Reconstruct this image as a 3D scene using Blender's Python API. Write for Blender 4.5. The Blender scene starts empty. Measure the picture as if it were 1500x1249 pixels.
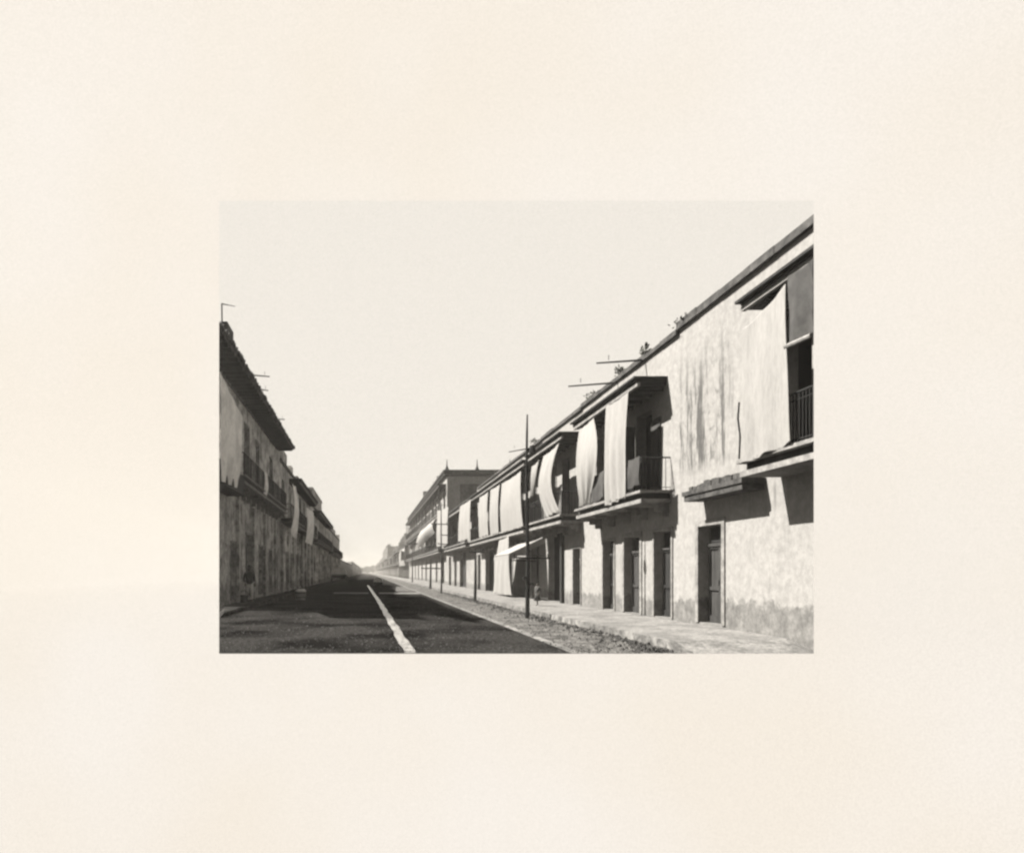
import bpy, bmesh, math, random
from mathutils import Vector, Matrix
R = math.radians
rnd = random.Random(7)
scene = bpy.context.scene
col = scene.collection

# ------------------------------------------------------------------ camera
# level camera on the roadway looking straight down the street (+Y), eye height 1.6 m
CX, CY, FOC, EYE = 538.0, 838.0, 1000.0, 1.6
cam_d = bpy.data.cameras.new("camera"); cam = bpy.data.objects.new("camera", cam_d); col.objects.link(cam)
cam.location = (0, 0, EYE); cam.rotation_euler = (R(90), 0, 0)
cam_d.sensor_width = 36; cam_d.lens = FOC / 1500 * 36
cam_d.shift_x = (750 - CX) / 1500; cam_d.shift_y = (CY - 624.5) / 1500
cam_d.clip_start = 0.1; cam_d.clip_end = 6000
scene.camera = cam

# ------------------------------------------------------------------ sky
SUN_EL, SUN_TRAVEL = 48.0, Vector((.8, -.26, -.95))
w = bpy.data.worlds.new("World"); scene.world = w; w.use_nodes = True
nt = w.node_tree; N = nt.nodes; L = nt.links
for n in list(N): N.remove(n)
out = N.new('ShaderNodeOutputWorld'); bg = N.new('ShaderNodeBackground'); L.new(bg.outputs[0], out.inputs[0])
sky = N.new('ShaderNodeTexSky'); sky.sky_type = 'NISHITA'; sky.sun_disc = False
sky.sun_elevation = R(SUN_EL); sky.sun_rotation = math.atan2(-SUN_TRAVEL.x, -SUN_TRAVEL.y)
hs = N.new('ShaderNodeHueSaturation'); hs.inputs['Saturation'].default_value = .12; L.new(sky.outputs[0], hs.inputs['Color'])
sk = N.new('ShaderNodeVectorMath'); sk.operation = 'MULTIPLY'; L.new(hs.outputs[0], sk.inputs[0]); sk.inputs[1].default_value = (.075, .071, .064)
tc = N.new('ShaderNodeTexCoord')
nz = N.new('ShaderNodeTexNoise'); nz.inputs['Scale'].default_value = 520; nz.inputs['Detail'].default_value = 3; L.new(tc.outputs['Generated'], nz.inputs['Vector'])
nz2 = N.new('ShaderNodeTexNoise'); nz2.inputs['Scale'].default_value = 3; L.new(tc.outputs['Generated'], nz2.inputs['Vector'])
r1 = N.new('ShaderNodeMapRange'); L.new(nz.outputs[0], r1.inputs[0])
r1.inputs[1].default_value = .38; r1.inputs[2].default_value = .62; r1.inputs[3].default_value = .955; r1.inputs[4].default_value = 1.03
r2 = N.new('ShaderNodeMapRange'); L.new(nz2.outputs[0], r2.inputs[0])
r2.inputs[1].default_value = .35; r2.inputs[2].default_value = .65; r2.inputs[3].default_value = 0; r2.inputs[4].default_value = 1
mc = N.new('ShaderNodeMix'); mc.data_type = 'RGBA'; L.new(r2.outputs[0], mc.inputs[0])
mc.inputs[6].default_value = (.955, .893, .812, 1); mc.inputs[7].default_value = (.935, .858, .752, 1)
mm = N.new('ShaderNodeVectorMath'); mm.operation = 'SCALE'; L.new(mc.outputs[2], mm.inputs[0]); L.new(r1.outputs[0], mm.inputs[3])
ax = Vector((math.sin(R(9)) * math.cos(R(9)), math.cos(R(9)) * math.cos(R(9)), math.sin(R(9)))).normalized()
dt = N.new('ShaderNodeVectorMath'); dt.operation = 'DOT_PRODUCT'; L.new(tc.outputs['Generated'], dt.inputs[0]); dt.inputs[1].default_value = ax
r3 = N.new('ShaderNodeMapRange'); r3.interpolation_type = 'SMOOTHSTEP'; L.new(dt.outputs['Value'], r3.inputs[0])
r3.inputs[1].default_value = math.cos(R(62)); r3.inputs[2].default_value = math.cos(R(50)); r3.inputs[3].default_value = 0; r3.inputs[4].default_value = 1  # sky shaped: bright cream only around the view, dimmer elsewhere to keep shadows deep
fm = N.new('ShaderNodeMix'); fm.data_type = 'RGBA'; L.new(r3.outputs[0], fm.inputs[0]); L.new(sk.outputs[0], fm.inputs[6]); L.new(mm.outputs[0], fm.inputs[7])
L.new(fm.outputs[2], bg.inputs['Color']); bg.inputs['Strength'].default_value = .249

# ------------------------------------------------------------------ sun
sd = bpy.data.lights.new("sun", 'SUN'); sd.energy = 5.0; sd.angle = R(.5); sd.color = (1, .96, .9)
so = bpy.data.objects.new("sun", sd); col.objects.link(so); so.location = (-30, 20, 40)
so.rotation_euler = SUN_TRAVEL.to_track_quat('-Z', 'Y').to_euler()
scene.view_settings.view_transform = 'Standard'; scene.view_settings.look = 'None'
scene.view_settings.exposure = 2.0; scene.view_settings.gamma = 1
scene.cycles.max_bounces = 5; scene.cycles.diffuse_bounces = 3; scene.cycles.volume_bounces = 1
scene.cycles.pixel_filter_type = 'BLACKMAN_HARRIS'; scene.cycles.filter_width = 2.5

# ------------------------------------------------------------------ materials
ALB = .28      # the whole place is exposed brightly, so its surfaces are darker than they look
def mat(name, c, c2=None, rough=.9, grain=.24, gs=20, big=.6, streak=0.0, damp=None, stain=None, bump=.0, stretch=(1, 1, 1), spec=.3, metal=0):
    m = bpy.data.materials.new(name); m.use_nodes = True
    n = m.node_tree.nodes; l = m.node_tree.links; p = n['Principled BSDF']
    if isinstance(c, (int, float)): c = (c, c * .97, c * .92)
    c2 = c2 if c2 is not None else tuple(v * .72 for v in c)
    if isinstance(c2, (int, float)): c2 = (c2, c2 * .97, c2 * .92)
    c = tuple(v * ALB for v in c); c2 = tuple(v * ALB for v in c2)
    g = n.new('ShaderNodeNewGeometry'); mp = n.new('ShaderNodeMapping'); l.new(g.outputs['Position'], mp.inputs[0]); mp.inputs['Scale'].default_value = stretch
    def noise(scale, det=3, src=None, ro=.5):
        t = n.new('ShaderNodeTexNoise'); t.inputs['Scale'].default_value = scale; t.inputs['Detail'].default_value = det; t.inputs['Roughness'].default_value = ro
        l.new(src or mp.outputs[0], t.inputs['Vector']); return t.outputs[0]
    def rng(s, a, b, lo, hi):
        q = n.new('ShaderNodeMapRange'); l.new(s, q.inputs[0]); q.inputs[1].default_value = a; q.inputs[2].default_value = b
        q.inputs[3].default_value = lo; q.inputs[4].default_value = hi; return q.outputs[0]
    def mixc(f, a, b):
        q = n.new('ShaderNodeMix'); q.data_type = 'RGBA'; l.new(f, q.inputs[0])
        for i, v in ((6, a), (7, b)):
            if isinstance(v, tuple): q.inputs[i].default_value = (*v, 1)
            else: l.new(v, q.inputs[i])
        return q.outputs[2]
    def mul(a, b):
        q = n.new('ShaderNodeMath'); q.operation = 'MULTIPLY'; l.new(a, q.inputs[0])
        if isinstance(b, float): q.inputs[1].default_value = b
        else: l.new(b, q.inputs[1])
        return q.outputs[0]
    cc = mixc(rng(noise(big, 6), .42, .62, 0, 1), c, c2)
    if streak:
        ms = n.new('ShaderNodeMapping'); l.new(g.outputs['Position'], ms.inputs[0]); ms.inputs['Scale'].default_value = (1, 3.2, .16)
        s1 = rng(noise(1.5, 6, ms.outputs[0], .65), .55, .66, 0, 1)
        s2 = rng(noise(.3, 2), .5, .62, .06, 1)
        cc = mixc(mul(mul(s1, s2), float(streak)), cc, tuple(v * .22 for v in c))
        s3 = rng(noise(2.2, 5), .6, .72, 0, 1)
        cc = mixc(mul(mul(s3, s2), float(streak) * .6), cc, tuple(v * .45 for v in c))
    if stain:
        sx = n.new('ShaderNodeSeparateXYZ'); l.new(g.outputs['Position'], sx.inputs[0])
        my = mul(rng(sx.outputs[1], stain[0], stain[0] + .8, 0, 1), rng(sx.outputs[1], stain[1], stain[1] - .1, 0, 1))
        mz = mul(rng(sx.outputs[2], stain[2], stain[2] + .4, 0, 1), rng(sx.outputs[2], stain[3], stain[3] - 1.6, 0, 1))
        m1 = n.new('ShaderNodeMapping'); l.new(g.outputs['Position'], m1.inputs[0]); m1.inputs['Scale'].default_value = (1, 4.2, .45)
        f = mul(mul(my, mz), rng(noise(1.0, 8, m1.outputs[0], .7), .49, .58, 0, 1))
        cc = mixc(f, cc, tuple(v * .25 for v in c))
        f = mul(mul(my, mz), rng(noise(2.6, 8, None, .75), .54, .62, 0, .7))
        cc = mixc(f, cc, tuple(v * .35 for v in c))
        f = mul(rng(sx.outputs[1], stain[1] - .42, stain[1] - .36, 0, 1), mul(rng(sx.outputs[1], stain[1] - .1, stain[1] - .16, 0, .75), mul(mz, rng(noise(1.1, 4), .4, .5, .2, 1))))
        cc = mixc(f, cc, tuple(v * .3 for v in c))
    if damp:
        sx = n.new('ShaderNodeSeparateXYZ'); l.new(g.outputs['Position'], sx.inputs[0])
        ad = n.new('ShaderNodeMath'); ad.operation = 'ADD'; l.new(sx.outputs[2], ad.inputs[0]); l.new(rng(noise(2.6, 8, None, .7), .35, .65, .16, -.16), ad.inputs[1])
        f = rng(ad.outputs[0], damp - .05, damp + .06, 1, 0)
        f2 = mul(f, rng(noise(3.3, 8, None, .75), .4, .6, .45, 1))
        cc = mixc(f2, cc, tuple(v * .38 for v in c))
    gr = noise(gs * .25, 7, ro=.85)
    hsv = n.new('ShaderNodeHueSaturation'); l.new(cc, hsv.inputs['Color']); l.new(rng(gr, .41, .59, max(.1, 1 - grain * 1.3), 1 + grain * 1.3), hsv.inputs['Value'])
    l.new(hsv.outputs[0], p.inputs['Base Color'])
    p.inputs['Roughness'].default_value = rough; p.inputs['Specular IOR Level'].default_value = spec; p.inputs['Metallic'].default_value = metal
    if bump:
        b = n.new('ShaderNodeBump'); b.inputs['Strength'].default_value = bump; b.inputs['Distance'].default_value = .03
        l.new(noise(gs * .4, 5), b.inputs['Height']); l.new(b.outputs[0], p.inputs['Normal'])
    return m
M = {}
M['plaster'] = mat('plaster', .67, .64, streak=.6, damp=.85, bump=.2, grain=.11, stain=(17.0, 20.6, 4.3, 8.2))
M['plaster2'] = mat('plaster_pale', .69, .64, streak=.35, damp=.7, bump=.2, grain=.12)
M['plaster3'] = mat('plaster_grey', .66, .52, streak=.5, damp=.6, bump=.3, grain=.25)
M['plaster_left'] = mat('plaster_weathered', 1.45, .5, streak=.6, damp=1.0, bump=.6, big=1.1, grain=.4, gs=14)
M['plaster_left2'] = mat('plaster_stained', 1.9, .7, streak=.5, damp=.9, bump=.6, big=.5, grain=.4, gs=6)
M['plaster_left3'] = mat('plaster_greyed', 2.1, 1.0, streak=.5, damp=.6, bump=.6, big=.4, grain=.4, gs=4)
M['stone'] = mat('stone_trim', .58, .42, bump=.2, big=2)
M['coping'] = mat('coping_tile', .16, .07, big=2.5, grain=.4, gs=14, bump=.6)
M['dark_trim'] = mat('dark_trim', .05, .02, big=2)
M['wood'] = mat('dark_wood', .055, .03, big=3, stretch=(1, 1, .3))
M['wood_mid'] = mat('weathered_wood', .13, .07, big=3, stretch=(1, 1, .3))
M['door'] = mat('door_paint', .10, .055, big=1.6, stretch=(1, 4, .6), grain=.25)
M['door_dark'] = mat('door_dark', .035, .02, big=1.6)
M['rail'] = mat('balcony_iron', .03, .02)
M['canvas'] = mat('canvas', .68, .63, big=1.4, grain=.08, stretch=(1, 2.5, .5), bump=.3)
M['canvas_grey'] = mat('grey_canvas', .13, .08, big=1.5, grain=.2)
M['canvas_left'] = mat('faded_canvas', 2.7, 2.0, big=1.2, grain=.1)
M['road'] = mat('roadway_shade_dark', .068, .016, big=.45, grain=.75, gs=34, bump=1.0, rough=1, spec=.0)  # dark base colour stands in for the left row's shadow on the road
M['gravel'] = mat('roadside_gravel', .3, .13, big=1.6, grain=.7, gs=40, spec=.05, bump=1.0)
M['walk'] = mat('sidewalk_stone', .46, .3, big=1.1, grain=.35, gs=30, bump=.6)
M['walk_left'] = mat('sidewalk_shade_dark', .1, .04, big=.8, grain=.6, gs=12, bump=.6, spec=0)  # colour darkened to stand in for shade missing at the near left
M['kerb'] = mat('kerb_stone', .42, .2, big=1.5, grain=.5, gs=14, bump=.5)
M['gutter'] = mat('gutter_wet_stone', .62, .3, rough=.25, big=2.2, grain=.45, gs=16, spec=.9)
M['tile'] = mat('roof_tile', .17, .07, big=2.2, grain=.5, gs=6)
M['weed'] = mat('weed_leaf', (.07, .08, .045))
M['tree'] = mat('far_foliage', (.16, .17, .13), grain=.3, gs=2)
M['pole'] = mat('pole_wood', .03, .018)
M['skin'] = mat('skin', (.3, .26, .22), grain=.05)
M['cloth_white'] = mat('cotton_white', 2.6, grain=.05)
M['pebble'] = mat('pebble', .16, .05, big=3, grain=.5)
M['tub'] = mat('tub_wood', 1.1, .6)
M['cloth_dark'] = mat('wool_dark', .03, grain=.1)
M['cloth_grey'] = mat('cotton_grey', .16, grain=.1)
M['straw'] = mat('straw', .1, grain=.2)

# ------------------------------------------------------------------ helpers
XR, XF, XL, XE = 9.24, 8.32, -6.3, -5.3     # right facades, right balcony fronts, left facades, left eaves
KR, KL = (1192 - CX) / FOC, (321 - CX) / FOC  # slant of the two street ends nearest the camera
def wloc(o):
    v = Vector((0, 0, 0))
    while o is not None: v += o.location; o = o.parent
    return v
class MB:
    def __init__(s): s.v = []; s.f = []
    def quad(s, *p):
        i = len(s.v); s.v += [tuple(q) for q in p]; s.f.append(tuple(range(i, i + len(p))))
    def box(s, x0, x1, y0, y1, z0, z1, k=None, nofront=False):
        # k: the near end runs on the slant of the plot boundary, y = x / k
        a, b = (lambda x: x / k) if k else (lambda x: y0), (lambda x: y1)
        i = len(s.v)
        s.v += [(x0, a(x0), z0), (x1, a(x1), z0), (x1, b(x1), z0), (x0, b(x0), z0), (x0, a(x0), z1), (x1, a(x1), z1), (x1, b(x1), z1), (x0, b(x0), z1)]
        F = [(0, 3, 2, 1), (4, 5, 6, 7), (0, 1, 5, 4), (1, 2, 6, 5), (2, 3, 7, 6), (3, 0, 4, 7)]
        if nofront: F.pop(5)
        s.f += [tuple(i + q for q in f) for f in F]
    def tube(s, a, b, r0, r1=None, n=8):
        a = Vector(a); b = Vector(b); r1 = r0 if r1 is None else r1
        d = (b - a).normalized(); u = d.orthogonal().normalized(); v = d.cross(u)
        i = len(s.v)
        for p, r in ((a, r0), (b, r1)):
            for k in range(n):
                t = 2 * math.pi * k / n; s.v.append(tuple(p + u * r * math.cos(t) + v * r * math.sin(t)))
        for k in range(n): s.f.append((i + k, i + (k + 1) % n, i + n + (k + 1) % n, i + n + k))
        s.f.append(tuple(i + n - 1 - k for k in range(n))); s.f.append(tuple(i + n + k for k in range(n)))
    def path(s, pts, r, n=6):
        for a, b in zip(pts[:-1], pts[1:]): s.tube(a, b, r, n=n)
    def build(s, name, m, parent=None, smooth=False, loc=None, clamp=True):
        o0 = wloc(parent) if parent else Vector(loc or (0, 0, 0))
        # nothing runs past the slanted boundaries where the two rows end
        if clamp: s.v = [(x, max(y, (x / KR if x > 0 else x / KL)), z) if y < 60 else (x, y, z) for x, y, z in s.v]
        me = bpy.data.meshes.new(name); me.from_pydata([tuple(Vector(v) - o0) for v in s.v], [], s.f); me.materials.append(m); me.update()
        bm = bmesh.new(); bm.from_mesh(me); bmesh.ops.recalc_face_normals(bm, faces=bm.faces); bm.to_mesh(me); bm.free()
        if smooth:
            for p in me.polygons: p.use_smooth = True
        o = bpy.data.objects.new(name, me); col.objects.link(o)
        if parent: o.parent = parent
        else: o.location = o0
        return o
def tag(o, label, cat, group=None):
    o['label'] = label; o['category'] = cat
    if group: o['group'] = group
    return o
def thing(name, label, cat, loc, group=None):
    o = bpy.data.objects.new(name, None); o.empty_display_size = .3; col.objects.link(o); o.location = loc
    return tag(o, label, cat, group)
def struct(name, mb, m):
    o = mb.build(name, m); o['kind'] = 'structure'; return o
def dep(px, X): return FOC * X / (px - CX)
def hgt(py, y): return EYE + (CY - py) * y / FOC

# ------------------------------------------------------------------ ground
FAR = 1500
YN = EYE / (956 - CY) * FOC
def strip(name, m, xa, xb, z0, z1=None, y0=YN, y1=FAR, seg=1):
    b = MB()
    lo = lambda x: max(y0, x / KR if x > 0 else x / KL)
    ya, yb = lo(xa), lo(xb); ramp = .9
    if z1 is None:
        if ya > y0 and yb > y0 or (ya == y0 and yb == y0): b.quad((xa, ya, z0), (xb, yb, z0), (xb, y1, z0), (xa, y1, z0))
        else:
            xm = y0 * (KR if xb > 0 and yb > y0 else KL)
            if yb > y0: b.quad((xa, ya, z0), (xm, y0, z0), (xb, yb, z0), (xb, y1, z0), (xa, y1, z0))
            else: b.quad((xa, ya, z0), (xm, y0, z0), (xb, yb, z0), (xb, y1, z0), (xa, y1, z0))
    else:
        P = [(xa, ya), (xb, yb), (xb, y1), (xa, y1)]
        if (ya > y0) != (yb > y0): P.insert(1, (y0 * (KR if yb > y0 else KL), y0))
        b.quad(*[(x, y + (ramp if y < y1 else 0), z1) for x, y in P]); n = len(P)
        for i in range(n):
            (x, y), (u, v) = P[i], P[(i + 1) % n]; b.quad((x, y, z0), (u, v, z0), (u, v + (ramp if v < y1 else 0), z1), (x, y + (ramp if y < y1 else 0), z1))
    return struct(name, b, m)
g = MB(); g.quad((YN * KL, YN, -.012), (YN * KR, YN, -.012), (34, 34 / KR, -.012), (34, FAR, -.012), (-34, FAR, -.012), (-34, -34 / KL * -1 if False else 34 / -KL, -.012)); struct('ground', g, M['gravel'])
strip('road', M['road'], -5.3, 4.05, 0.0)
strip('road_edge', M['kerb'], 4.06, 4.28, -.002)
strip('sidewalk', M['walk'], 6.5, 9.6, -.012, .15)
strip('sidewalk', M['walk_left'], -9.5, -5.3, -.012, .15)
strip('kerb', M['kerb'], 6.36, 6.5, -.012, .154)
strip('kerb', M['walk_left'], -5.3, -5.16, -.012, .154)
# wet stone gutter down the middle of the road, its edges uneven
g = MB(); ys = []
y = YN
while y < 84: ys.append(y); y *= 1.01
for i in range(len(ys) - 1):
    def ed(y, s):
        c = .85 - .0083 * (min(y, 38) - 13.4) - .0125 * max(0, y - 38)
        return c + s * (.118 + .018 * math.sin(y * 1.3 + s) + .01 * math.sin(y * 3.1 + 2 * s))
    a, b_ = ys[i], ys[i + 1]
    g.quad((ed(a, -1), a, .004), (ed(a, 1), a, .004), (ed(b_, 1), b_, .004), (ed(b_, -1), b_, .004))
struct('gutter', g, M['gutter'])
g = MB()
for (xa, xb, ya, yb) in ((-2.6, .1, 51.6, 54.2), (.9, 4.0, 51, 54.4)): g.quad((xa, ya, .005), (xb, ya - .3, .005), (xb, yb, .005), (xa, yb, .005))
struct('sunlit_crossing', g, M['kerb'])  # pale tone stands in for sunlight let through a side street
g = MB()
g.quad((2.4, 58, .006), (4.0, 57, .006), (4.0, 76, .006), (3.2, 76, .006))
struct('road_patch', g, M['gravel'])

# ------------------------------------------------------------------ facade pieces (s = +1 right side, -1 left side)
def facade(b, X, s, y0, y1, z0, z1, holes, depth=.32):
    ys = sorted({y0, y1, *[h[0] for h in holes], *[h[1] for h in holes]}); zs = sorted({z0, z1, *[h[2] for h in holes], *[h[3] for h in holes]})
    inside = lambda y, z: any(h[0] < y < h[1] and h[2] < z < h[3] for h in holes)
    for a, c in zip(ys[:-1], ys[1:]):
        for d, e in zip(zs[:-1], zs[1:]):
            if not inside((a + c) / 2, (d + e) / 2): b.quad((X, a, d), (X, c, d), (X, c, e), (X, a, e))
    for h in holes:
        D = X + s * depth
        for (p, q) in (((h[0], h[2]), (h[1], h[2])), ((h[1], h[2]), (h[1], h[3])), ((h[1], h[3]), (h[0], h[3])), ((h[0], h[3]), (h[0], h[2]))):
            b.quad((X, *p), (X, *q), (D, *q), (D, *p))
def doorleaf(root, X, s, y0, y1, z0, z1, m='door', near=False):
    b = MB(); xa = X + s * .3; t = .045
    def slab(a, c, d, e, off): b.box(min(xa - s * off, xa + s * .03), max(xa - s * off, xa + s * .03), a, c, d, e)
    slab(y0 + .004, y1 - .004, z0 + .004, z1 - .004, 0)
    zt = z1 - (z1 - z0) * .2
    mid = (y0 + y1) / 2
    for a, c in ((y0 + .01, y0 + .1), (y1 - .1, y1 - .01), (mid - .06, mid + .06)): slab(a, c, z0 + .01, zt - .03, t)
    for d, e in ((z0 + .012, z0 + .2), (z0 + (zt - z0) * .42, z0 + (zt - z0) * .42 + .1), (zt - .1, zt - .032)):
        slab(y0 + .101, mid - .061, d, e, t * .9); slab(mid + .061, y1 - .101, d, e, t * .9)
    o = b.build('door', M[m], root)
    b = MB(); xb = xa - s * .08
    b.box(min(xa - s * .003, xb), max(xa - s * .003, xb), y0 + .006, y1 - .006, zt - .03, zt + .05); b.build('transom_bar', M['wood_mid'], o)
    b = MB(); xb = xa - s * .012
    b.box(min(xa - s * .002, xb), max(xa - s * .002, xb), y0 + .1, y1 - .1, zt + .08, z1 - .08); b.build('transom_pane', M['door_dark'], o)
    if near:
        b = MB(); b.tube((xa - s * .05, mid - .09, z0 + 1.1), (xa - s * .11, mid - .09, z0 + 1.1), .02); b.tube((xa - s * .11, mid - .09, z0 + 1.02), (xa - s * .11, mid - .09, z0 + 1.18), .014); b.build('handle', M['rail'], o)
def surround(root, X, s, y0, y1, z0, z1, w=.2, t=.035):
    b = MB(); xs = sorted((X - s * t, X + s * .02))
    b.box(*xs, y0 - w, y0 - .001, z0, z1 + w); b.box(*xs, y1 + .001, y1 + w, z0, z1 + w); b.box(*xs, y0, y1, z1 + .001, z1 + w)
    b.build('door_frame', M['stone'], root)
def building(name, label, cat, s, X, y0, y1, H, holes=(), m='plaster', k=None, depth=7, coping=True, group=None, ground_z=.15, cop_h=.22):
    root = thing(name, label, cat, (X, (y0 + y1) / 2, ground_z), group)
    b = MB(); facade(b, X, s, y0, y1, ground_z - .16, H - cop_h * coping, [h[:4] + ((h[4],) if len(h) > 4 and isinstance(h[4], (int, float)) else ()) for h in holes])
    b.build('wall', M[m], root)
    b = MB(); xs = sorted((X, X + s * depth))
    if k and (X + s * depth) / k > y1 - .5:      # wedge shaped plot
        xe = y1 * k; z0, z1 = ground_z - .16, H - .5
        b.quad((X, y0, z0), (xe, y1, z0), (xe, y1, z1), (X, y0, z1)); b.quad((X, y1, z0), (xe, y1, z0), (xe, y1, z1), (X, y1, z1)); b.quad((X, y0, z1), (xe, y1, z1), (X, y1, z1))
    else:
        xx = (X + s * .01, X + s * depth); z0, z1 = ground_z - .16, H - cop_h * coping
        ya = (xx[0] / k, xx[1] / k) if k else (y0, y0)
        b.quad((xx[0], ya[0], z0), (xx[1], ya[1], z0), (xx[1], ya[1], z1), (xx[0], ya[0], z1))
        b.quad((xx[0], y1, z0), (xx[1], y1, z0), (xx[1], y1, z1), (xx[0], y1, z1))
        b.quad((xx[1], ya[1], z0), (xx[1], y1, z0), (xx[1], y1, z1), (xx[1], ya[1], z1))
        b.quad((xx[0], ya[0], z1 - .3), (xx[1], ya[1], z1 - .3), (xx[1], y1, z1 - .3), (xx[0], y1, z1 - .3))
    b.build('house_block', M[m], root)
    if coping:
        b = MB(); n = max(2, int((y1 - y0) / 1.1)); rr = random.Random(int(y0 * 10))
        for i in range(n):
            a, c = y0 + (y1 - y0) * i / n, y0 + (y1 - y0) * (i + 1) / n
            p = .1 + rr.uniform(-.015, .015); h = H + rr.uniform(-.02, .03)
            xs = sorted((X - s * p, X + s * .35)); b.box(*xs, a, c - .006, H - cop_h + .002, h, k=(k if i == 0 else None))
        b.build('coping', M['coping'], root)
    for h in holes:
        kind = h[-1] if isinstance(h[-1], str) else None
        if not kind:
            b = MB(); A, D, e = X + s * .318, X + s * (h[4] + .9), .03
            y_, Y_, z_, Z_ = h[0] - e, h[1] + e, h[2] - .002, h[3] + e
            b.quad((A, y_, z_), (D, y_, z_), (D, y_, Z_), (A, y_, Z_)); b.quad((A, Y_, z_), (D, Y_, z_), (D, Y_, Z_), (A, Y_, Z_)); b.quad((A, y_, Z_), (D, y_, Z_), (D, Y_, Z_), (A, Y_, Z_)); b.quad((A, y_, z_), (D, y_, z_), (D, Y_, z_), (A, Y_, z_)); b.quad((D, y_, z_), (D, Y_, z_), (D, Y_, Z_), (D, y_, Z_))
            b.build('doorway_dark_lining', M['door_dark'], root)  # lining coloured near black to stand in for the unlit room
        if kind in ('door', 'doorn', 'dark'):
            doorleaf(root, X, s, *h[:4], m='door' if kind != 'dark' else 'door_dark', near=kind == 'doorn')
            if kind != 'dark' or y0 < 60: surround(root, X, s, *h[:4], w=.16 if kind != 'dark' else .1)
    return root
def slab(root, s, X, XO, y0, y1, zb, k=None, name='balcony', kerbs=.4):
    b = MB()
    for (o, za, zc, m) in ((0, zb, zb + .12, 0), (-.06, zb + .301, zb + .38, 0)):
        xs = sorted((XO + s * o, X - s * .004)); e = 0 if o > 0 else -.02
        b.box(*xs, y0 + (o if not k else 0), y1 - o, za, zc, k=k)
    r_ = b.build(name, M['stone'], root)
    b = MB(); b.box(*sorted((XO + s * .1, X - s * .004)), y0 + (.1 if not k else 0), y1 - .1, zb + .121, zb + .30, k=k); b.build('recessed_band', M['dark_trim'], r_)  # dark colour painted in to deepen the shade of the recess
    return r_
def railing(par, s, X, XO, y0, y1, z, k=None, h=1.0, sp=.13, near_end=True, far_end=True, r=.011):
    b = MB(); xo = XO + s * .05
    yy = xo / k if k else y0 + .06
    ye = y1 - .06
    b.tube((xo, yy, z + h), (xo, ye, z + h), .024, n=6); b.tube((xo, yy, z + .09), (xo, ye, z + .09), .014, n=4); b.tube((xo, yy, z + h - .14), (xo, ye, z + h - .14), .012, n=4)
    n = max(2, int((ye - yy) / sp))
    for i in range(n + 1): q = yy + (ye - yy) * i / n; b.tube((xo, q, z), (xo, q, z + h), r if i % 12 else .022, n=4)
    for on, q in ((near_end and not k, yy), (far_end, ye)):
        if on:
            b.tube((xo, q, z + h), (X, q, z + h), .024, n=6); b.tube((xo, q, z + .09), (X, q, z + .09), .014, n=4)
            m = int(abs(X - xo) / sp)
            for i in range(1, m): b.tube((xo + (X - xo) * i / m, q, z), (xo + (X - xo) * i / m, q, z + h), r, n=4)
    return b.build('railing', M['rail'], par)
def brackets(par, s, X, XO, y0, y1, zb, step=1.5):
    n = max(2, int((y1 - y0) / step))
    for i in range(n + 1):
        b = MB(); q = y0 + .2 + (y1 - y0 - .4) * i / n; d = (XO - X) * .8
        b.box(*sorted((X - s * .003, X + d)), q - .06, q + .06, zb - .12, zb - .002)
        b.box(*sorted((X - s * .003, X + d * .6)), q - .06, q + .06, zb - .24, zb - .121)
        b.box(*sorted((X - s * .003, X + d * .3)), q - .06, q + .06, zb - .4, zb - .241)
        b.build('bracket', M['stone'], par)
def canopy(root, s, X, XO, y0, y1, z, k=None, dark=True, thick=.36):
    b = MB(); b.box(*sorted((XO + s * .1, X - s * .004)), y0 + (0 if k else .03), y1 - .03, z, z + .1, k=k)
    o = b.build('canopy', M['wood'], root)
    b = MB(); b.box(*sorted((XO, XO + s * .099)), y0, y1, z - .02, z + .09, k=k); b.build('fascia', M['stone'], o)
    b = MB(); b.box(*sorted((XO - s * .01, X - s * .004)), y0, y1 - .01, z + .101, z + thick - .06, k=k); b.build('roof_edge', M['dark_trim'], o)
    b = MB(); b.box(*sorted((XO - s * .12, X - s * .004)), y0 - (0 if k else .06), y1 + .04, z + thick - .059, z + thick, k=k); b.build('roof_sheet', M['dark_trim' if dark else 'stone'], o)
    q = (y0 if not k else X / k) + .3
    while q < min(y1 - .2, y0 + 24):
        b = MB(); b.box(*sorted((XO + s * .12, X - s * .006)), q - .04, q + .04, z - .1, z - .002); q += .8
        b.build('rafter', M['wood'], o)
    return o
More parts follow.
